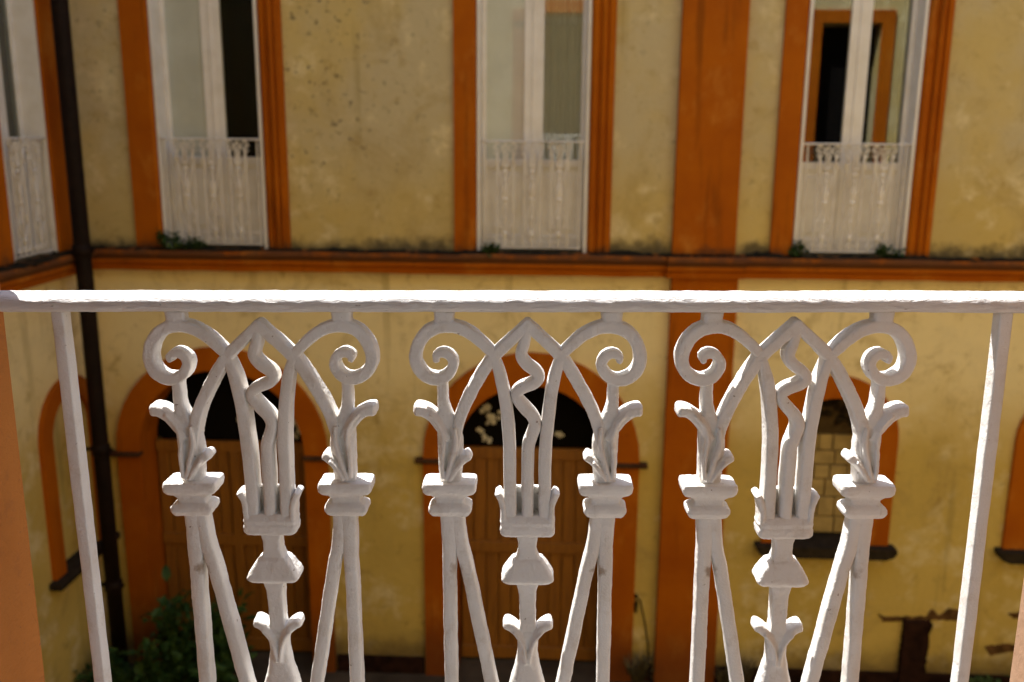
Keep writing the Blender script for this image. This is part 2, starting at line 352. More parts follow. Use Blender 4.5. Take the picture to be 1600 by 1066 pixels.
def flecks(fan, spots, seed):
    rnd = random.Random(seed)
    for (x, z, r) in spots:
        bm = bmesh.new()
        for k in range(5):
            m = bmesh.ops.create_icosphere(bm, subdivisions=2, radius=r*rnd.uniform(.35, .7))['verts']
            dx, dz = rnd.uniform(-r, r), rnd.uniform(-r, r)
            for v in m:
                v.co *= 1+0.35*noise.noise(v.co*40+Vector((k, seed, 0))); v.co.y *= 0.35
                v.co += Vector((x+dx, D+0.375, z+dz))
        link('pale_fleck', bm_mesh(bm), FLECK, fan)
flecks(f1, [(-3.42, -1.85, 0.06), (-3.37, -1.98, 0.045), (-2.78, -1.95, 0.07), (-2.85, -2.03, 0.04)], 4)
flecks(f2, [(-0.72, -1.72, 0.06), (-0.60, -1.75, 0.055), (-0.66, -1.82, 0.045), (-0.78, -1.94, 0.05), (-0.70, -2.03, 0.04), (0.12, -2.0, 0.045), (-0.45, -2.02, 0.03)], 5)

# small arched windows, walled up with blocks under an open dark head
def walled_window(c_, seed):
    rnd = random.Random(seed)
    bm = bmesh.new(); band(bm, arch_path(c_, 0.434, -1.80, -2.99), arch_path(c_, 0.665, -1.80, -2.99), D-0.05, D+0.02); fo('arched_surround', bm_mesh(bm), ORANGE)
    bm = bmesh.new(); band(bm, arch_path(c_, 0.425, -1.80, -2.99), arch_path(c_, 0.4335, -1.80, -2.99), D-0.045, D+0.30); fo('arched_reveal', bm_mesh(bm), ORANGE)
    bm = bmesh.new(); pts = [(c_-0.73, -2.99), (c_+0.73, -2.99), (c_+0.735, -3.03), (c_+0.70, -3.08), (c_+0.62, -3.11), (c_-0.62, -3.11), (c_-0.70, -3.08), (c_-0.735, -3.03)]
    prism(bm, pts, D-0.16, D+0.3); fo('sill', bm_mesh(bm), STONE)
    bm = bmesh.new(); prism(bm, arch_path(c_, 0.424, -1.80, -2.985), D+0.26, D+0.31); inf = fo('infill', bm_mesh(bm), MORTAR)
    z = -2.975; row = 0
    while z < -1.93:
        h = rnd.uniform(.15, .23)
        if z+h > -1.84: h = -1.84-z
        x = c_-0.415+(0 if row % 2 else -0.0); first = True
        while x < c_+0.40:
            w_ = rnd.uniform(.13, .26)*(0.55 if first and row % 2 else 1); first = False
            if x+w_ > c_+0.35: w_ = c_+0.415-x
            bm = bmesh.new(); box(bm, x+0.007, x+w_-0.007, D+0.215+rnd.uniform(-.008, .008), D+0.27, z+0.007, z+h-0.007, 0.006)
            link('block', bm_mesh(bm), BLOCK, inf); x += w_
        z += h; row += 1
    # rubble under the arch head
    for k in range(26):
        bm = bmesh.new(); bmesh.ops.create_icosphere(bm, subdivisions=1, radius=rnd.uniform(.03, .055))
        a = rnd.uniform(0.1, math.pi-0.1); r_ = 0.36*math.sqrt(rnd.random())
        for v in bm.verts:
            v.co *= 1+0.3*noise.noise(v.co*30+Vector((k, 0, 0))); v.co += Vector((c_+r_*math.cos(a), D+0.25, -1.80+0.03+r_*math.sin(a)))
        link('stone', bm_mesh(bm), STONE, inf)
for i, c_ in enumerate(ARCHW): walled_window(c_, 10+i)

# plinth, and the patch where the plaster has fallen off
for x0, x1 in ((-2.36, -1.37), (0.97, 1.18), (1.88, 10.9)):
    fbox('plinth', BRICK, far, x0, x1, D-0.035, D+0.02, ZG, -4.50, bev=0.01)
def ragged(pts, y0, y1, seed, amp=0.02, step=0.025):
    out = []
    for i in range(len(pts)):
        a, b = Vector((*pts[i], 0)), Vector((*pts[(i+1) % len(pts)], 0)); n = max(1, int((b-a).length/step))
        for k in range(n):
            p = a.lerp(b, k/n); out.append((p.x+amp*noise.noise((p.x*22, p.y*22, seed)), p.y+amp*noise.noise((p.x*22, p.y*22, seed+9))))
    bm = bmesh.new(); prism(bm, out, y0, y1); bmesh.ops.triangulate(bm, faces=[f for f in bm.faces if len(f.verts) > 4]); return bm_mesh(bm)
fo('fallen_plaster_edge', ragged([(3.60, -3.80), (3.66, -3.90), (4.10, -3.86), (4.46, -3.86), (4.55, -3.74), (4.35, -3.72), (4.25, -3.80), (4.17, -3.73), (4.12, -3.82), (3.9, -3.83), (3.66, -3.84)], D-0.008, D+0.01, 3), STAIN)
fo('fallen_plaster_edge', ragged([(4.78, -4.16), (5.0, -4.12), (5.25, -4.14), (5.3, -4.22), (5.05, -4.21), (4.85, -4.27)], D-0.008, D+0.01, 5), STAIN)
fo('fallen_plaster_edge', ragged([(4.98, -3.76), (5.3, -3.70), (5.32, -3.78), (5.05, -3.82)], D-0.008, D+0.01, 6, 0.012), STAIN)
fo('buttress', ragged([(3.87, ZG), (3.875, -3.95), (3.89, -3.86), (4.17, -3.865), (4.18, -3.92), (4.15, -3.98), (4.16, ZG)], D-0.06, D+0.01, 2, 0.018), BRICK)

# tall windows of the upper floor
def french_window(x0, x1, par, yD, off=None, pane_fill=('A', None), top=3.3):
    g = 0.003; yf = yD+0.17; cx = (x0+x1)/2; out = []
    bm = bmesh.new()
    for a, b in ((x0+g, x0+0.035), (x1-0.035, x1-g)): box(bm, a, b, yD-0.028, yf+0.06, 0.092, top-0.03, 0.004)   # lining
    for a, b in ((x0+0.036, x0+0.082), (x1-0.082, x1-0.036), (cx-0.098, cx-0.004), (cx+0.004, cx+0.098)): box(bm, a, b, yf, yf+0.055, 0.12, top-0.04, 0.006)
    for z0, z1 in ((0.12, 0.24), (0.93, 1.01), (top-0.14, top-0.045)):
        for a, b in ((x0+0.081, cx-0.097), (cx+0.097, x1-0.081)): box(bm, a, b, yf+0.003, yf+0.052, z0, z1, 0.005)
    box(bm, cx-0.02, cx+0.02, yf-0.014, yf+0.001, 0.12, top-0.04, 0.005)
    win = link('french_window', bm_mesh(bm), JOIN, par)
    if off is not None: win.location = off
    for k, (a, b) in enumerate(((x0+0.077, cx-0.093), (cx+0.093, x1-0.077))):
        bm = bmesh.new(); box(bm, a, b, yf+0.022, yf+0.028, 1.0, top-0.13)
        if pane_fill == ('M', 'B') and k == 1:
            for v in bm.verts: v.co.y -= (v.co.z-1.0)*0.0095
        link('pane', bm_mesh(bm), {'C': CLEAR, 'M': MILKY}.get(pane_fill[k], GLASS), win)
        bm = bmesh.new(); box(bm, a, b, yf+0.020, yf+0.036, 0.235, 0.935); box(bm, a+0.06, b-0.06, yf+0.008, yf+0.021, 0.30, 0.87, 0.006); link('door_panel', bm_mesh(bm), JOIN, win)
        if pane_fill[k] in ('A', 'B'):
            v, f = [], []; n = 40
            for i in range(n+1):
                x = a-0.01+(b-a+0.02)*i/n; y = yf+0.055+0.012*math.sin(i*1.15+k)+0.01*math.sin(i*0.43)
                v += [(x, y, 0.97), (x, y, top-0.1)]
            for i in range(n): f.append((2*i, 2*i+2, 2*i+3, 2*i+1))
            link('curtain', py_mesh(v, f), CURT_A if pane_fill[k] == 'A' else BACKING, win)
    # dark room behind the glass
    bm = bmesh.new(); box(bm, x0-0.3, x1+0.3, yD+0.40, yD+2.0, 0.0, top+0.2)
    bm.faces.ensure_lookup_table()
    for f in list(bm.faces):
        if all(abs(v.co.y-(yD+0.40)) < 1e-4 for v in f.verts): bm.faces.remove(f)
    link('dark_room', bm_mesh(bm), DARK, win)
    return win
for (a, b), cu in zip(WINS, (('M', 'C'), ('M', 'B'), (None, None), (None, None))):  # second window's grey sheet stands in for the reflected room
    french_window(a, b, far, D, OFF, cu)

# ------------------------------------------------------------------ side wing on the left
side = tag(empty('building_wing', (XC, 8.0, ZG)), 'ochre side wing meeting the far wall at the dark corner pipe', 'building')
SOFF = Vector((-XC, -8.0, -ZG))
def so_(name, me, mat, parent=side):
    o = link(name, me, mat, parent)
    if parent is side: o.location = SOFF
    return o
bm = bmesh.new(); box(bm, XC-0.5, XC, -1.5, D-0.003, ZG, TOP); wall = bm_mesh(bm)
cb = bmesh.new(); box(cb, XC-0.8, XC+0.2, 8.03, 8.80, 0.085, 3.3); prism(cb, arch_path(8.71, 0.37, -1.68, -3.05), XC-0.12, XC+0.2, 'x')
so_('wall', cut(wall, cb), OCHRE)
for y0, y1 in ((7.72, 8.024), (8.806, 9.17)):
    bm = bmesh.new(); box(bm, XC-0.02, XC+0.05, y0, y1, 0.10, 3.32, 0.008); so_('window_surround', bm_mesh(bm), ORANGE)
bm = bmesh.new(); box(bm, XC-0.02, XC+0.06, 7.72, 9.17, 3.322, 3.56, 0.008); so_('window_lintel', bm_mesh(bm), ORANGE)
prof = [(-0.02, 0.095), (0.20, 0.085), (0.21, 0.065), (0.21, 0.035), (0.17, 0.02), (0.17, -0.045), (0.125, -0.07), (0.115, -0.13), (-0.02, -0.135)]
bm = bmesh.new(); prism(bm, [(XC+x, z) for x, z in prof], 1.0, D-0.205)
for f in bm.faces: pass
so_('ledge', bm_mesh(bm), ORANGE)
me = crust(1.2, 9.2, 0.185, 6.0)
for v in me.vertices: v.co = (XC-(v.co.y-D), v.co.x, v.co.z)
tag(so_('moss_crust', me, MOSS), kind='stuff')
bm = bmesh.new(); band(bm, arch_path(8.71, 0.374, -1.68, -3.04), arch_path(8.71, 0.56, -1.68, -3.04), XC-0.02, XC+0.05, 'x'); so_('arched_surround', bm_mesh(bm), ORANGE)
bm = bmesh.new(); box(bm, XC-0.11, XC+0.13, 8.08, 9.33, -3.12, -3.045, 0.015); so_('sill', bm_mesh(bm), STONE)
# its window (built facing -y like the others, then turned to face +x)
wn = french_window(-0.385, 0.385, side, 0.0, None, ('B', None))
wn.rotation_euler = (0, 0, R(90)); wn.location = Vector((XC, 8.415, 0))+SOFF

# ------------------------------------------------------------------ near facade: the window the view is taken from
near = tag(empty('building_wing', (0, 0.9, ZG)), 'orange window reveal framing the view at the left and right edges', 'building')
NOFF = Vector((0, -0.9, -ZG)); YO, YI = 0.935, 0.42
def no_(name, me, mat):
    o = link(name, me, mat, near); o.location = NOFF; return o
OX0, OX1 = -0.584, 0.514
bm = bmesh.new(); box(bm, XC+0.003, 11.4, YI, YO, ZG, TOP); wall = bm_mesh(bm)
cb = bmesh.new(); box(cb, OX0, OX1, YI-0.3, YO+0.3, 0.0, 3.3); box(cb, 4.90, 5.98, YI+0.2, YO+0.3, 0.0, 3.3)
no_('wall', cut(wall, cb), OCHRE)
for a, b in ((OX0, OX1), (4.90, 5.98)):
    for x0, x1 in ((a-0.24, a-0.004), (b+0.004, b+0.24)):
        bm = bmesh.new(); box(bm, x0, x1, YO-0.02, YO+0.004 if a < 0 else YO+0.05, 0.0, 3.32); no_('window_surround', bm_mesh(bm), ORANGE)
    bm = bmesh.new(); box(bm, a-0.24, b+0.24, YO-0.02, YO+0.05, 3.322, 3.55); no_('window_lintel', bm_mesh(bm), ORANGE)
for x0, x1 in ((OX0, OX0+0.003), (OX1-0.003, OX1)):
    bm = bmesh.new(); box(bm, x0-0.002, x1+0.002, YI-0.01, YO+0.004, 0.004, 3.296, 0.0009); no_('reveal', bm_mesh(bm), REVEAL if x0 < 0 else REVEAL2)
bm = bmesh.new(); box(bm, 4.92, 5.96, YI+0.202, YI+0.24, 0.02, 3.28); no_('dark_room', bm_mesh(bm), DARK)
bm = bmesh.new(); box(bm, XC+0.1, 10.9, YO-0.01, YO+0.2, -0.26, -0.02, 0.02); no_('ledge', bm_mesh(bm), ORANGE)
bm = bmesh.new(); box(bm, OX0+0.002, OX1-0.002, YI-0.01, YO+0.19, -0.018, 0.012, 0.004); no_('sill', bm_mesh(bm), FLOORM)
bm = bmesh.new(); box(bm, -2.6, 2.6, -3.0, YI-0.012, -0.12, 0.0); no_('room_floor', bm_mesh(bm), FLOORM)
bm = bmesh.new(); box(bm, -2.6, 2.6, -3.2, -3.003, -0.12, 7.9); no_('room_wall', bm_mesh(bm), ROOMW)
bm = bmesh.new(); box(bm, -2.6, 2.6, -3.0, YI-0.003, 3.45, 3.6); no_('room_ceiling', bm_mesh(bm), ROOMW)

# ------------------------------------------------------------------ unseen right wing, added to bounce sun into the courtyard
bm = bmesh.new(); box(bm, 0.0, 0.5, YO+0.003, D-0.003, 0, TOP-ZG)
rw = link('building_wing', bm_mesh(bm, 'building_wing'), plain('dimmed_bounce_plaster', (0.34, 0.28, 0.17), 0.95, 0.3, 1.2)); rw.location = (11.0, 0, ZG)  # plaster darkened to keep the added wing's bounce weak
tag(rw, 'unseen plaster wing added on the right to bounce sunlight', 'building')

# ------------------------------------------------------------------ cast iron railings
BASE = 1.06
def catmull(pts, step):
    out = []
    n = len(pts)
    for i in range(n-1):
        p0, p1, p2, p3 = pts[max(i-1, 0)], pts[i], pts[i+1], pts[min(i+2, n-1)]
        L = math.hypot(p2[0]-p1[0], p2[1]-p1[1]); k = max(1, int(L/step))
        for j in range(k):
            u = j/k
            out.append(tuple(0.5*((2*b)+(-a+c)*u+(2*a-5*b+4*c-d)*u*u+(-a+3*b-3*c+d)*u**3) for a, b, c, d in zip(p0, p1, p2, p3)))
    out.append(pts[-1]); return out
SLIM = 0.88
def spow(v, e): return math.copysign(abs(v)**e, v)
def stroke(bm, pts, dep=0.010, yc=0.0, e=0.55, segs=16, step=2.5, cap=True, ridge=0.0):
    """pts: (x_mm, z_mm, width_mm) along the middle of a bar; the bar has its own depth and rounded corners"""
    q = catmull([(p[0], p[1], p[2]*SLIM) for p in pts], step); rings = []; n = len(q)
    for i, (x, z, w_) in enumerate(q):
        a, b = q[max(i-1, 0)], q[min(i+1, n-1)]
        tx, tz = b[0]-a[0], b[1]-a[1]; L = math.hypot(tx, tz) or 1; nx, nz = -tz/L, tx/L
        ring = []
        for k in range(segs):
            t_ = 2*math.pi*(k+0.5)/segs; cn, sn = spow(math.cos(t_), e), spow(math.sin(t_), e)
            o = w_/2*cn; y = dep*sn
            if ridge and sn < 0: y -= ridge*max(0, 1-abs(cn))
            ring.append(((x+nx*o)/1000, yc+y, (z+nz*o)/1000+BASE))
        rings.append(ring)
    def inset(ring, tdir, adv, s):
        c = [sum(p[i] for p in ring)/len(ring) for i in range(3)]
        return [(c[0]+(p[0]-c[0])*s+tdir[0]*adv, c[1]+(p[1]-c[1])*s, c[2]+(p[2]-c[2])*s+tdir[1]*adv) for p in ring]
    if cap:
        for end in (0, -1):
            a, b = (q[0], q[1]) if end == 0 else (q[-1], q[-2])
            L = math.hypot(a[0]-b[0], a[1]-b[1]) or 1; d = ((a[0]-b[0])/L, (a[1]-b[1])/L); w_ = a[2]/2000
            ex = [inset(rings[end], d, w_*0.3, 0.86), inset(rings[end], d, w_*0.5, 0.5)]
            rings = ex[::-1]+rings if end == 0 else rings+ex
    V = [[bm.verts.new(p) for p in r_] for r_ in rings]
    for a, b in zip(V[:-1], V[1:]):
        for k in range(segs): bm.faces.new((a[k], b[k], b[(k+1) % segs], a[(k+1) % segs]))
    bm.faces.new(V[0]); bm.faces.new(V[-1][::-1])
def stack(bm, cx, rows, ny=12, e=0.35):
    """rows: (z_mm, half width, half depth) - a squared block turned like a capital"""
    V = []; NS = 40
    for z, hx, hy in rows:
        V.append([bm.verts.new(((cx+hx*spow(math.cos(2*math.pi*(k+.5)/NS), e))/1000, hy*spow(math.sin(2*math.pi*(k+.5)/NS), e)/1000, z/1000+BASE)) for k in range(NS)])
    for a, b in zip(V[:-1], V[1:]):
        for k in range(NS): bm.faces.new((a[k], b[k], b[(k+1) % NS], a[(k+1) % NS]))
    bm.faces.new(V[0]); bm.faces.new(V[-1][::-1])
VAR = [Vector((0, 0, 0))]
def cast(bm, voxel=0.0011, sm=3, wob=0.0005):
    """fuse overlapping pieces into one casting with softened joints and thick uneven paint"""
    bmesh.ops.recalc_face_normals(bm, faces=bm.faces)
    me = bpy.data.meshes.new('c'); bm.to_mesh(me); bm.free()
    o = bpy.data.objects.new('tmp_c', me); COL.objects.link(o)
    m = o.modifiers.new('r', 'REMESH'); m.mode = 'VOXEL'; m.voxel_size = voxel
    s = o.modifiers.new('s', 'SMOOTH'); s.iterations = sm; s.factor = 0.5
    out = evaluated(o); kill(o)
    nrm = [v.normal.copy() for v in out.vertices]
    for v, n in zip(out.vertices, nrm):
        q = v.co+VAR[0]; h = noise.noise(q*420)
        v.co += n*(wob*noise.noise(q*95)+wob*0.5*noise.noise(q*230)+0.00022*h*abs(h)*2)+Vector((noise.noise(q*14), 0, noise.noise(q*14+Vector((7, 0, 0)))))*0.0009
    for p in out.polygons: p.use_smooth = True
    return out
def bar_mesh(strokes, wob=0.0005):
    bm = bmesh.new()
    for s in strokes: stroke(bm, **s)
    bmesh.ops.recalc_face_normals(bm, faces=bm.faces)
    for v in bm.verts: v.co += Vector((noise.noise(v.co*60+VAR[0])+noise.noise(v.co*14+VAR[0])*1.4, 0.4*noise.noise(v.co*60+Vector((9, 0, 0))), 0))*wob
    me = bpy.data.meshes.new('bar'); bm.to_mesh(me); bm.free()
    for p in me.polygons: p.use_smooth = True
    return me
def mir(pts, s): return [(s*p[0],)+tuple(p[1:]) for p in pts]

PANEL = {}; PANELS = []
def build_panel_meshes():
    # pointed arch
    bm = bmesh.new()
    for s in (-1, 1):
        stroke(bm, mir([(-1.5, -10.5, 13), (13, -24, 13.5), (32, -42.5, 14), (44, -59, 14.5), (55.5, -79, 14.5), (65, -98, 14.5), (71, -115, 14), (74.5, -133, 13), (76, -150, 11)], s), dep=0.0105, e=0.30)
    stroke(bm, [(0, -8, 7), (0, -22, 9)], dep=0.010)
    PANEL['arch'] = cast(bm, 0.0009, 1)
    for s, nm in ((-1, 'l'), (1, 'r')):
        bm = bmesh.new()
        stroke(bm, mir([(36, -41, 12), (51, -26.5, 13.5), (65.5, -17, 14), (81, -13.6, 14.5), (97, -17, 15), (108, -27.5, 15), (113.5, -43, 15), (111.3, -56.3, 14.5), (103, -65.5, 14.5), (90.5, -68.5, 14), (80, -63, 13), (75, -52.5, 12), (78.5, -44, 11), (86.5, -40.8, 10.5), (92.8, -44.5, 9), (91.8, -49.5, 6)], s), dep=0.0105, e=0.30)
        stroke(bm, mir([(84, 2, 25), (84.2, -7, 23), (84, -13, 30)], s), dep=0.0095, e=0.4, cap=False)
        PANEL['scroll_'+nm] = cast(bm, 0.0009, 1)
        bm = bmesh.new()
        stroke(bm, mir([(87, -70, 13), (86.8, -92, 13.5), (84.5, -106, 18), (81.5, -120, 27), (79.8, -136, 30.5), (79.8, -155, 29), (80.5, -180, 26)], s), dep=0.0095, e=0.5)
        stroke(bm, mir([(82, -130, 10), (91, -116, 13), (98, -107, 14), (107, -101.2, 14), (114, -100.5, 14.5)], s), dep=0.0135, e=0.45)      # outer leaf
        stroke(bm, mir([(80, -170, 8), (73, -160, 10), (66, -153, 11.5), (60.5, -149.5, 11)], s), dep=0.0125, yc=-0.001, e=0.5)                # inner leaf
        stroke(bm, mir([(84, -174, 5), (79, -156, 6.5), (74, -136, 6.5), (74.5, -118, 4)], s), dep=0.005, yc=-0.0108, e=0.7)
        stroke(bm, mir([(80, -174, 4.5), (74, -163, 6), (67, -154, 5)], s), dep=0.005, yc=-0.0118, e=0.7)
        stroke(bm, mir([(87.5, -172, 4.5), (87.5, -150, 5.5), (86, -130, 5.5), (90, -115, 5), (99, -104, 4)], s), dep=0.005, yc=-0.0108, e=0.7)
        PANEL['leaf_'+nm] = cast(bm, 0.0009, 1)
        bm = bmesh.new()
        stack(bm, s*81, [(-177.6, 26.5, 16.5), (-178.2, 27.6, 17.2), (-182.5, 28.4, 18), (-187.5, 27.6, 17.2), (-190.5, 25, 15.5), (-192, 20, 13), (-195.5, 15.5, 11), (-201.5, 15, 10.5), (-203, 19.5, 12.5), (-205.5, 22.3, 14), (-210, 22.6, 14.3), (-214.5, 20, 12.5), (-216, 18, 11)], e=0.2)
        PANEL['capital_'+nm] = cast(bm, 0.0010, 1)
        PANEL['mullion_'+nm] = bar_mesh([dict(pts=mir([(34, -46, 12), (30, -57, 12.5), (26.5, -70, 14), (22.6, -94, 14.5), (19.6, -125, 14.8), (18.3, -160, 14.8), (18, -224, 14.8)], s), dep=0.0105, e=0.30, ridge=0.0)])
        bm = bmesh.new()
        stroke(bm, mir([(82, -211, 22), (82.5, -250, 18), (83, -285, 16.5), (83.2, -415, 16.5), (83.2, -700, 16.5), (83.2, -1030, 16.5)], s), dep=0.0088, e=0.30, step=4, ridge=0.0022)
        PANEL['upright_'+nm] = bm_mesh(bm)
        bm = bmesh.new()
        stroke(bm, mir([(74, -211, 16), (70, -250, 16), (62.5, -285, 16), (39, -415, 16), (12, -565, 15)], s), dep=0.0088, e=0.30, step=4, ridge=0.0022)
        PANEL['brace_'+nm] = bm_mesh(bm)
        bm = bmesh.new()
        stroke(bm, mir([(8, -600, 14), (34, -690, 14), (58, -735, 14), (82, -745, 14)], s), dep=0.0085, e=0.5, step=4)
        stroke(bm, mir([(82, -760, 12), (60, -800, 13), (30, -860, 13), (6, -905, 13)], s), dep=0.0085, e=0.5, step=4)
        PANEL['lower_brace_'+nm] = bm_mesh(bm)
        for k in ('upright_', 'brace_', 'lower_brace_'):
            me = PANEL[k+nm]
            for p in me.polygons: p.use_smooth = True
            for v in me.vertices: v.co += Vector((noise.noise(v.co*55+VAR[0]+Vector((s, 0, 0)))*0.0006+noise.noise(v.co*190+VAR[0])*0.0004, noise.noise(v.co*70+VAR[0])*0.0004, 0))
    PANEL['flame'] = bar_mesh([dict(pts=[(-1, -18, 12), (-3, -30, 13), (-6.5, -43, 13.5), (-1, -52.5, 14), (8.5, -60, 14), (11.5, -66.5, 14), (6.5, -72.5, 14), (-5.5, -77.5, 14), (-11.5, -83, 13.5), (-10, -90, 13.5), (-3, -99, 14.8), (4.5, -107.5, 15), (7.5, -117, 15), (4.3, -128.5, 15), (1, -140, 15.2), (0.3, -160, 15), (0, -224, 14.6)], dep=0.0105, e=0.48, step=1.5)])
    bm = bmesh.new()
    stack(bm, 0, [(-215, 25, 10), (-219, 27, 12), (-222, 28.8, 13.2), (-226, 27.8, 12.6), (-229, 28.8, 13.2), (-235, 28.3, 13), (-238, 25.5, 11.5), (-239, 14, 9)], e=0.25)
    for s in (-1, 1):
        stroke(bm, mir([(24.5, -220, 8), (25, -207, 8), (27, -198, 8.5), (30.5, -191, 8.5)], s), dep=0.0125, e=0.5)
    bm2 = bm; box(bm2, -0.024, 0.024, 0.0045, 0.0115, BASE-0.222, BASE-0.188)
    PANEL['cup'] = cast(bm, 0.0009, 1)
    bm = bmesh.new()
    stack(bm, 0, [(-238, 11.5, 9.5), (-246, 9.6, 9), (-256, 9.4, 9), (-262, 11, 9.5), (-265, 12.5, 9.5), (-265.5, 14.8, 10.5), (-267, 16.8, 11.5), (-274, 21.6, 13.5), (-281, 25.8, 15.4), (-285.5, 27.8, 16.4), (-288, 27.4, 16), (-291.5, 23.8, 13.2), (-292.5, 12, 9.5), (-297, 10.5, 9.5), (-303, 9.2, 9), (-320, 8.6, 8.8), (-338, 8.4, 8.8), (-350, 10, 9)], e=0.22)
    PANEL['knob'] = cast(bm, 0.0010, 1)
    bm = bmesh.new()
    stack(bm, 0, [(-340, 8, 8), (-352, 11.5, 9.5), (-362, 11.2, 9.5), (-376, 10.8, 9.8), (-392, 13.5, 11), (-413, 19, 13), (-440, 24.5, 15), (-470, 26, 16), (-500, 23, 14.5), (-525, 15, 11), (-538, 11, 9), (-545, 24, 14), (-556, 30, 17), (-566, 26, 15), (-585, 14, 10), (-610, 10, 9), (-640, 9.5, 9), (-700, 9.5, 9), (-735, 12, 10), (-742, 24, 13), (-750, 24, 13), (-757, 12, 10), (-800, 9.5, 9), (-870, 10, 9), (-885, 20, 13), (-905, 25, 15), (-925, 20, 13), (-940, 10, 9), (-1030, 9.5, 9)], e=0.62)
    for s in (-1, 1):
        stroke(bm, mir([(4, -366, 9), (9, -354, 11), (15, -346, 12), (21.5, -341.5, 12.5), (24, -341, 12)], s), dep=0.0115, e=0.5)
        stroke(bm, mir([(2, -385, 4), (3.5, -370, 5), (8, -357, 5), (15, -348, 4)], s), dep=0.005, yc=-0.0095, e=0.7)
    PANEL['vase'] = cast(bm, 0.0014, 3)
    # scalloped foot
    bm = bmesh.new()
    for k in range(3):
        cx = (k-1)*90*0.93
        stroke(bm, [(cx+38*math.cos(a), -1010+38*math.sin(a)*1.25, 12) for a in [math.pi*j/10 for j in range(11)]], dep=0.008, e=0.6)
        stroke(bm, [(cx+15*math.cos(a), -1000+15*math.sin(a), 8) for a in [2*math.pi*j/12 for j in range(13)]], dep=0.007, e=0.7, cap=False)
    PANEL['foot'] = cast(bm, 0.0022, 2)
for k in range(3):
    VAR[0] = Vector((k*11.3, k*5.7, k*3.1)); PANEL = {}; build_panel_meshes(); PANELS.append(PANEL)
FARMESH = {}
def panel_mesh(key, farm, i=0):
    if not farm:
        me = PANELS[i][key]
        if not me.materials: me.materials.append(IRON)
        return me
    if key not in FARMESH:
        me = PANELS[0][key].copy(); me.materials.clear(); me.materials.append(IRONFAR); FARMESH[key] = me
    return FARMESH[key]
NAMES = [('scroll_l', 'scroll'), ('scroll_r', 'scroll'), ('leaf_l', 'leaf_stem'), ('leaf_r', 'leaf_stem'), ('capital_l', 'capital'), ('capital_r', 'capital'),
         ('mullion_l', 'mullion'), ('mullion_r', 'mullion'), ('upright_l', 'upright'), ('upright_r', 'upright'), ('brace_l', 'brace'), ('brace_r', 'brace'),
         ('lower_brace_l', 'lower_brace'), ('lower_brace_r', 'lower_brace'), ('flame', 'wavy_bar'), ('cup', 'cup'), ('knob', 'knob'), ('vase', 'vase'), ('foot', 'scalloped_foot')]
def handrail_mesh(x0, x1, fine):
    bm = bmesh.new(); n = int((x1-x0)/(0.0022 if fine else 0.05)); S = 40 if fine else 16; V = []
    for i in range(n+1):
        x = x0+(x1-x0)*i/n; ring = []
        for k in range(S):
            t_ = 2*math.pi*(k+.5)/S
            y = 0.0205*spow(math.cos(t_), 0.85); z = 0.0105+0.0093*spow(math.sin(t_), 0.78)
            if z > 0.012: z += 0.0015*(1-(y/0.0205)**2)
            if fine:
                a = noise.noise((x*45, y*110, z*200+3)); b_ = noise.noise((x*130, y*420, z*700)); c_ = noise.noise((x*7, 2, 5))
                d = 0.0005*a+0.00045*b_; z += d*math.sin(t_)+0.0006*c_; y += d*math.cos(t_)*1.2
            ring.append(bm.verts.new((x, y, z+BASE)))
        V.append(ring)
    for a, b in zip(V[:-1], V[1:]):
        for k in range(S): bm.faces.new((a[k], b[k], b[(k+1) % S], a[(k+1) % S]))
    bm.faces.new(V[0]); bm.faces.new(V[-1][::-1]); me = bm_mesh(bm)
    for p in me.polygons: p.use_smooth = True
    return me
def post_mesh(lean):
    bm = bmesh.new(); stroke(bm, [(0, 2, 14.5), (lean*0.4, -400, 14.5), (lean, -1058, 14.5)], dep=0.0085, e=0.22, step=4, cap=False)
    for v in bm.verts: v.co += Vector((noise.noise(v.co*50)*0.0004, noise.noise(v.co*50+Vector((3, 0, 0)))*0.0004, 0))
    me = bm_mesh(bm)
    for p in me.polygons: p.use_smooth = True
    return me
PITCH = 0.27
def railing(loc, rot, npan, px, x0, x1, farm, label):
    root = tag(empty('balcony_railing', loc, rot), label, 'railing', 'cast iron balcony railings of the courtyard')
    mat = IRONFAR if farm else IRON
    link('handrail', handrail_mesh(x0, x1, not farm), IRONFAR if farm else RAILP, root)
    for s in (-1, 1):
        o = link('post', post_mesh(-s*5), mat, root); o.location.x = s*px
    bm = bmesh.new(); box(bm, x0+0.02, x1-0.02, -0.008, 0.008, 0.012, 0.028, 0.002); link('bottom_rail', bm_mesh(bm), mat, root)
    rnd = random.Random(npan*7+int(loc[0]*10))
    for i in range(npan):
        p = link('panel', panel_mesh('arch', farm, i % 3), None, root); p.location = ((i-(npan-1)/2)*PITCH, 0, 0)
        p.rotation_euler = (0, R(rnd.uniform(-.08, .08)), R(rnd.uniform(-.8, .8)))
        for k, nm in NAMES: link(nm, panel_mesh(k, farm, i % 3), None, p)
    return root
Rr = Euler((0, -0.0103, 0.0255)).to_matrix()
O = Vector((-.0248, .9166, 1.0765))+Rr @ Vector((0, 0, -BASE))
railing(O, (0, -0.0103, 0.0255), 3, 0.4735, -0.549, 0.535, False, 'near white cast iron railing with three scrolled panels across the foreground')
for (a, b), lb in zip(WINS[:3], ('far white iron railing at the window beside the dark corner pipe',
                               'far white iron railing at the window left of the orange pilaster',
                               'far white iron railing at the window right of the orange pilaster')):
    railing(((a+b)/2, D-0.012, 0.118), (0, 0, 0), 3, 0.4735, a+0.037-(a+b)/2, b-0.037-(a+b)/2, True, lb)
railing((XC+0.012, 8.415, 0.118), (0, 0, R(90)), 2, 0.335, -0.347, 0.347, True, 'rust streaked white iron railing at the side wing window on the far left')

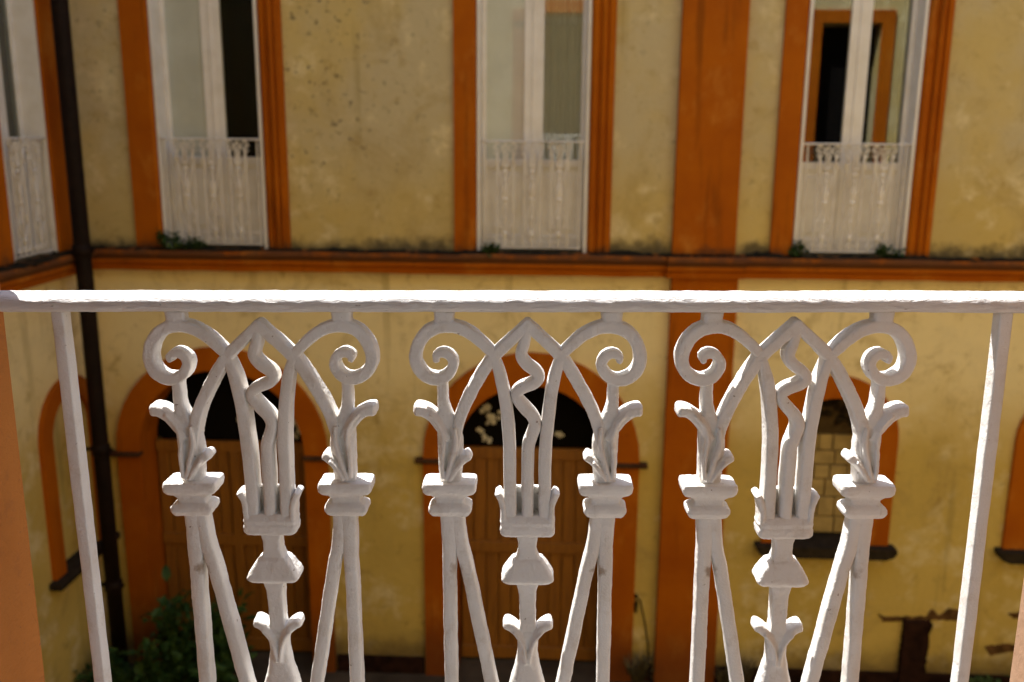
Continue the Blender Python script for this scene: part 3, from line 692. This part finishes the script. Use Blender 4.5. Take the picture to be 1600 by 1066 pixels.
# ------------------------------------------------------------------ corner downpipe
pipe = tag(empty('downpipe', (-4.56, 8.78, ZG)), 'dark brown downpipe running down the courtyard corner', 'pipe')
def lathe(bm, rows, cx, cy, n=18):
    V = [[bm.verts.new((cx+r_*math.cos(2*math.pi*k/n), cy+r_*math.sin(2*math.pi*k/n), z)) for k in range(n)] for z, r_ in rows]
    for a, b in zip(V[:-1], V[1:]):
        for k in range(n): bm.faces.new((a[k], a[(k+1) % n], b[(k+1) % n], b[k]))
    bm.faces.new(V[0]); bm.faces.new(V[-1])
PX, PY = -4.56, 8.78
POFF = Vector((4.56, -8.78, -ZG))
bm = bmesh.new(); lathe(bm, [(ZG, .08), (-2, .08), (0, .078), (3, .078), (TOP, .078)], PX, PY); o = link('pipe', bm_mesh(bm), PIPE, pipe, True); o.location = POFF
for z in (-3.4, -1.9, 0.13, 2.9, 4.8):
    bm = bmesh.new(); lathe(bm, [(z-.06, .082), (z-.05, .093), (z+.045, .093), (z+.055, .082)], PX, PY); o = link('collar', bm_mesh(bm), PIPE, pipe, True); o.location = POFF
    bm = bmesh.new(); box(bm, XC+0.002 if abs(z) > .5 else PX-0.09, PX-0.07, PY-0.02, PY+0.02, z-0.012, z+0.012); o = link('bracket', bm_mesh(bm), PIPE, pipe); o.location = POFF
    bm = bmesh.new(); box(bm, PX+0.08, PX+0.118, PY-0.012, PY+0.012, z-0.018, z+0.018, .004); o = link('clamp_lug', bm_mesh(bm), PIPE, pipe); o.location = POFF

# ------------------------------------------------------------------ plants
def leaf(v, f, p, d, up, L, W):
    d = d.normalized(); s = d.cross(up)
    if s.length < 1e-4: s = Vector((1, 0, 0))
    s.normalize(); n = s.cross(d); b = len(v)
    for a, w_, h in ((0, .10, 0), (.35, .5, .05), (.7, .38, .02), (1, .03, -.12)):
        c_ = p+d*(L*a)+n*(L*h); v += [tuple(c_-s*W*w_), tuple(c_+n*W*(-.12)), tuple(c_+s*W*w_)]
    for k in range(3):
        i = b+k*3; f += [(i, i+3, i+4, i+1), (i+1, i+4, i+5, i+2)]
def plant(name, label, cat, loc, h, rad, n, L, W, mat, seed, group=None, grass=False):
    rnd = random.Random(seed); root = tag(empty(name, loc), label, cat, group); v, f = [], []; stems = []
    ns = max(4, n//60)
    bm = bmesh.new()
    for k in range(ns):
        a = rnd.uniform(0, 6.283); rr_ = rad*math.sqrt(rnd.random()); tip = Vector((rr_*math.cos(a), rr_*math.sin(a)*0.8, h*rnd.uniform(.45, 1)*(1-.35*(rr_/rad)**2)))
        b = Vector((tip.x*.25, tip.y*.25, 0)); mid = b.lerp(tip, .5)+Vector((rnd.uniform(-.1, .1), rnd.uniform(-.1, .1), .1))*h*.6
        pts = [b.lerp(mid, u).lerp(mid.lerp(tip, u), u) for u in (0, .25, .5, .75, 1)]; stems.append(pts)
        V = []
        for i, p in enumerate(pts):
            r_ = 0.012*h*(1-.8*i/4)+.0015; V.append([bm.verts.new(p+Vector((r_*math.cos(t_), r_*math.sin(t_), 0))) for t_ in (0, 2.1, 4.2)])
        for p, q in zip(V[:-1], V[1:]):
            for i in range(3): bm.faces.new((p[i], p[(i+1) % 3], q[(i+1) % 3], q[i]))
    link('stem', bm_mesh(bm), mat, root)
    for k in range(n):
        pts = rnd.choice(stems); u = rnd.uniform(.25, 1)*4; i = min(3, int(u)); p = pts[i].lerp(pts[i+1], u-i)
        if grass: d = Vector((rnd.uniform(-.6, .6), rnd.uniform(-.6, .6), 1))
        else:
            d = Vector((rnd.gauss(0, 1), rnd.gauss(0, 1), rnd.gauss(.25, .6))); p = p+Vector((rnd.gauss(0, 1), rnd.gauss(0, 1), rnd.gauss(0, 1)))*L*.55
        s = rnd.uniform(.4, 1.35); leaf(v, f, p, d, Vector((rnd.uniform(-.4, .4), rnd.uniform(-.4, .4), 1)), L*s, W*s)
    me = py_mesh(v, f); link('leaves', me, mat, root); return root
plant('bush', 'leafy green bush growing in front of the left arched door', 'bush', (-3.85, 8.75, -4.70), 1.35, 0.66, 1250, 0.14, 0.075, LEAF, 3)
plant('bush', 'low green bush in the courtyard corner below the downpipe', 'bush', (-4.42, 8.35, -4.70), 0.72, 0.42, 900, 0.12, 0.07, LEAF, 4)
plant('bush', 'dark low bush at the wall foot near the right edge', 'bush', (4.72, 9.1, -4.70), 0.42, 0.30, 500, 0.09, 0.05, LEAFD, 8)
plant('grass_tuft', 'dry grass tuft at the foot of the wall left of the pilaster', 'grass', (1.03, 9.18, -4.70), 0.42, 0.22, 220, 0.20, 0.012, DRY, 5, grass=True)
plant('grass_tuft', 'dark grass tuft at the wall foot right of the pilaster', 'grass', (2.12, 9.2, -4.70), 0.32, 0.25, 220, 0.18, 0.012, DRY, 9, grass=True)
for (x, z, h, r_, n, sd, lb) in ((-3.93, .10, .22, .10, 150, 11, 'tall weed growing on the ledge at the left surround of the corner window'),
                             (-3.62, .10, .08, .26, 190, 12, 'low weeds spreading along the ledge under the railing beside the corner pipe'),
                             (-0.62, .10, .07, .16, 130, 13, 'weeds on the ledge under the railing left of the pilaster'),
                             (2.42, .10, .17, .09, 110, 14, 'weed on the ledge at the left foot of the rightmost railing'),
                             (3.25, .10, .11, .22, 170, 15, 'weeds on the ledge at the right foot of the rightmost railing')):
    plant('weed', lb, 'weed', (x, D-0.13, z), h, r_, n, 0.05, 0.032, LEAF if h > .1 else LEAFD, sd, 'weeds sprouting on the ledge')

# ------------------------------------------------------------------ dark outline on the plaster by the door, modelled as a loop
cb_ = tag(empty('dark_loop', (0.96, D-0.02, ZG)), 'dark loop outlined on the wall between right door and pilaster', 'dark_loop')
def tube(pts, r_, n=8):
    bm = bmesh.new(); V = []
    for i, p in enumerate(pts):
        V.append([bm.verts.new(Vector(p)+Vector((r_*math.cos(6.283*k/n), r_*math.sin(6.283*k/n)*.6, r_*math.sin(6.283*k/n)*.8))) for k in range(n)])
    for a, b in zip(V[:-1], V[1:]):
        for k in range(n): bm.faces.new((a[k], a[(k+1) % n], b[(k+1) % n], b[k]))
    bm.faces.new(V[0]); bm.faces.new(V[-1][::-1]); return bm_mesh(bm)
q = catmull([(-.12, 0, .05), (-.10, 0, .5), (-.06, 0, .9), (-.01, 0, 1.05), (.06, 0, 1.0), (.12, 0, .75), (.17, 0, .45), (.19, 0, .05)], .05)
link('loop_line', tube(q, .008), PIPE, cb_, True)
bm = bmesh.new(); box(bm, -.045, .03, -.02, .018, 1.03, 1.07, .006); box(bm, 0.0, .03, -.03, .0, .86, 1.0, .006); link('loop_head', bm_mesh(bm), PIPE, cb_)
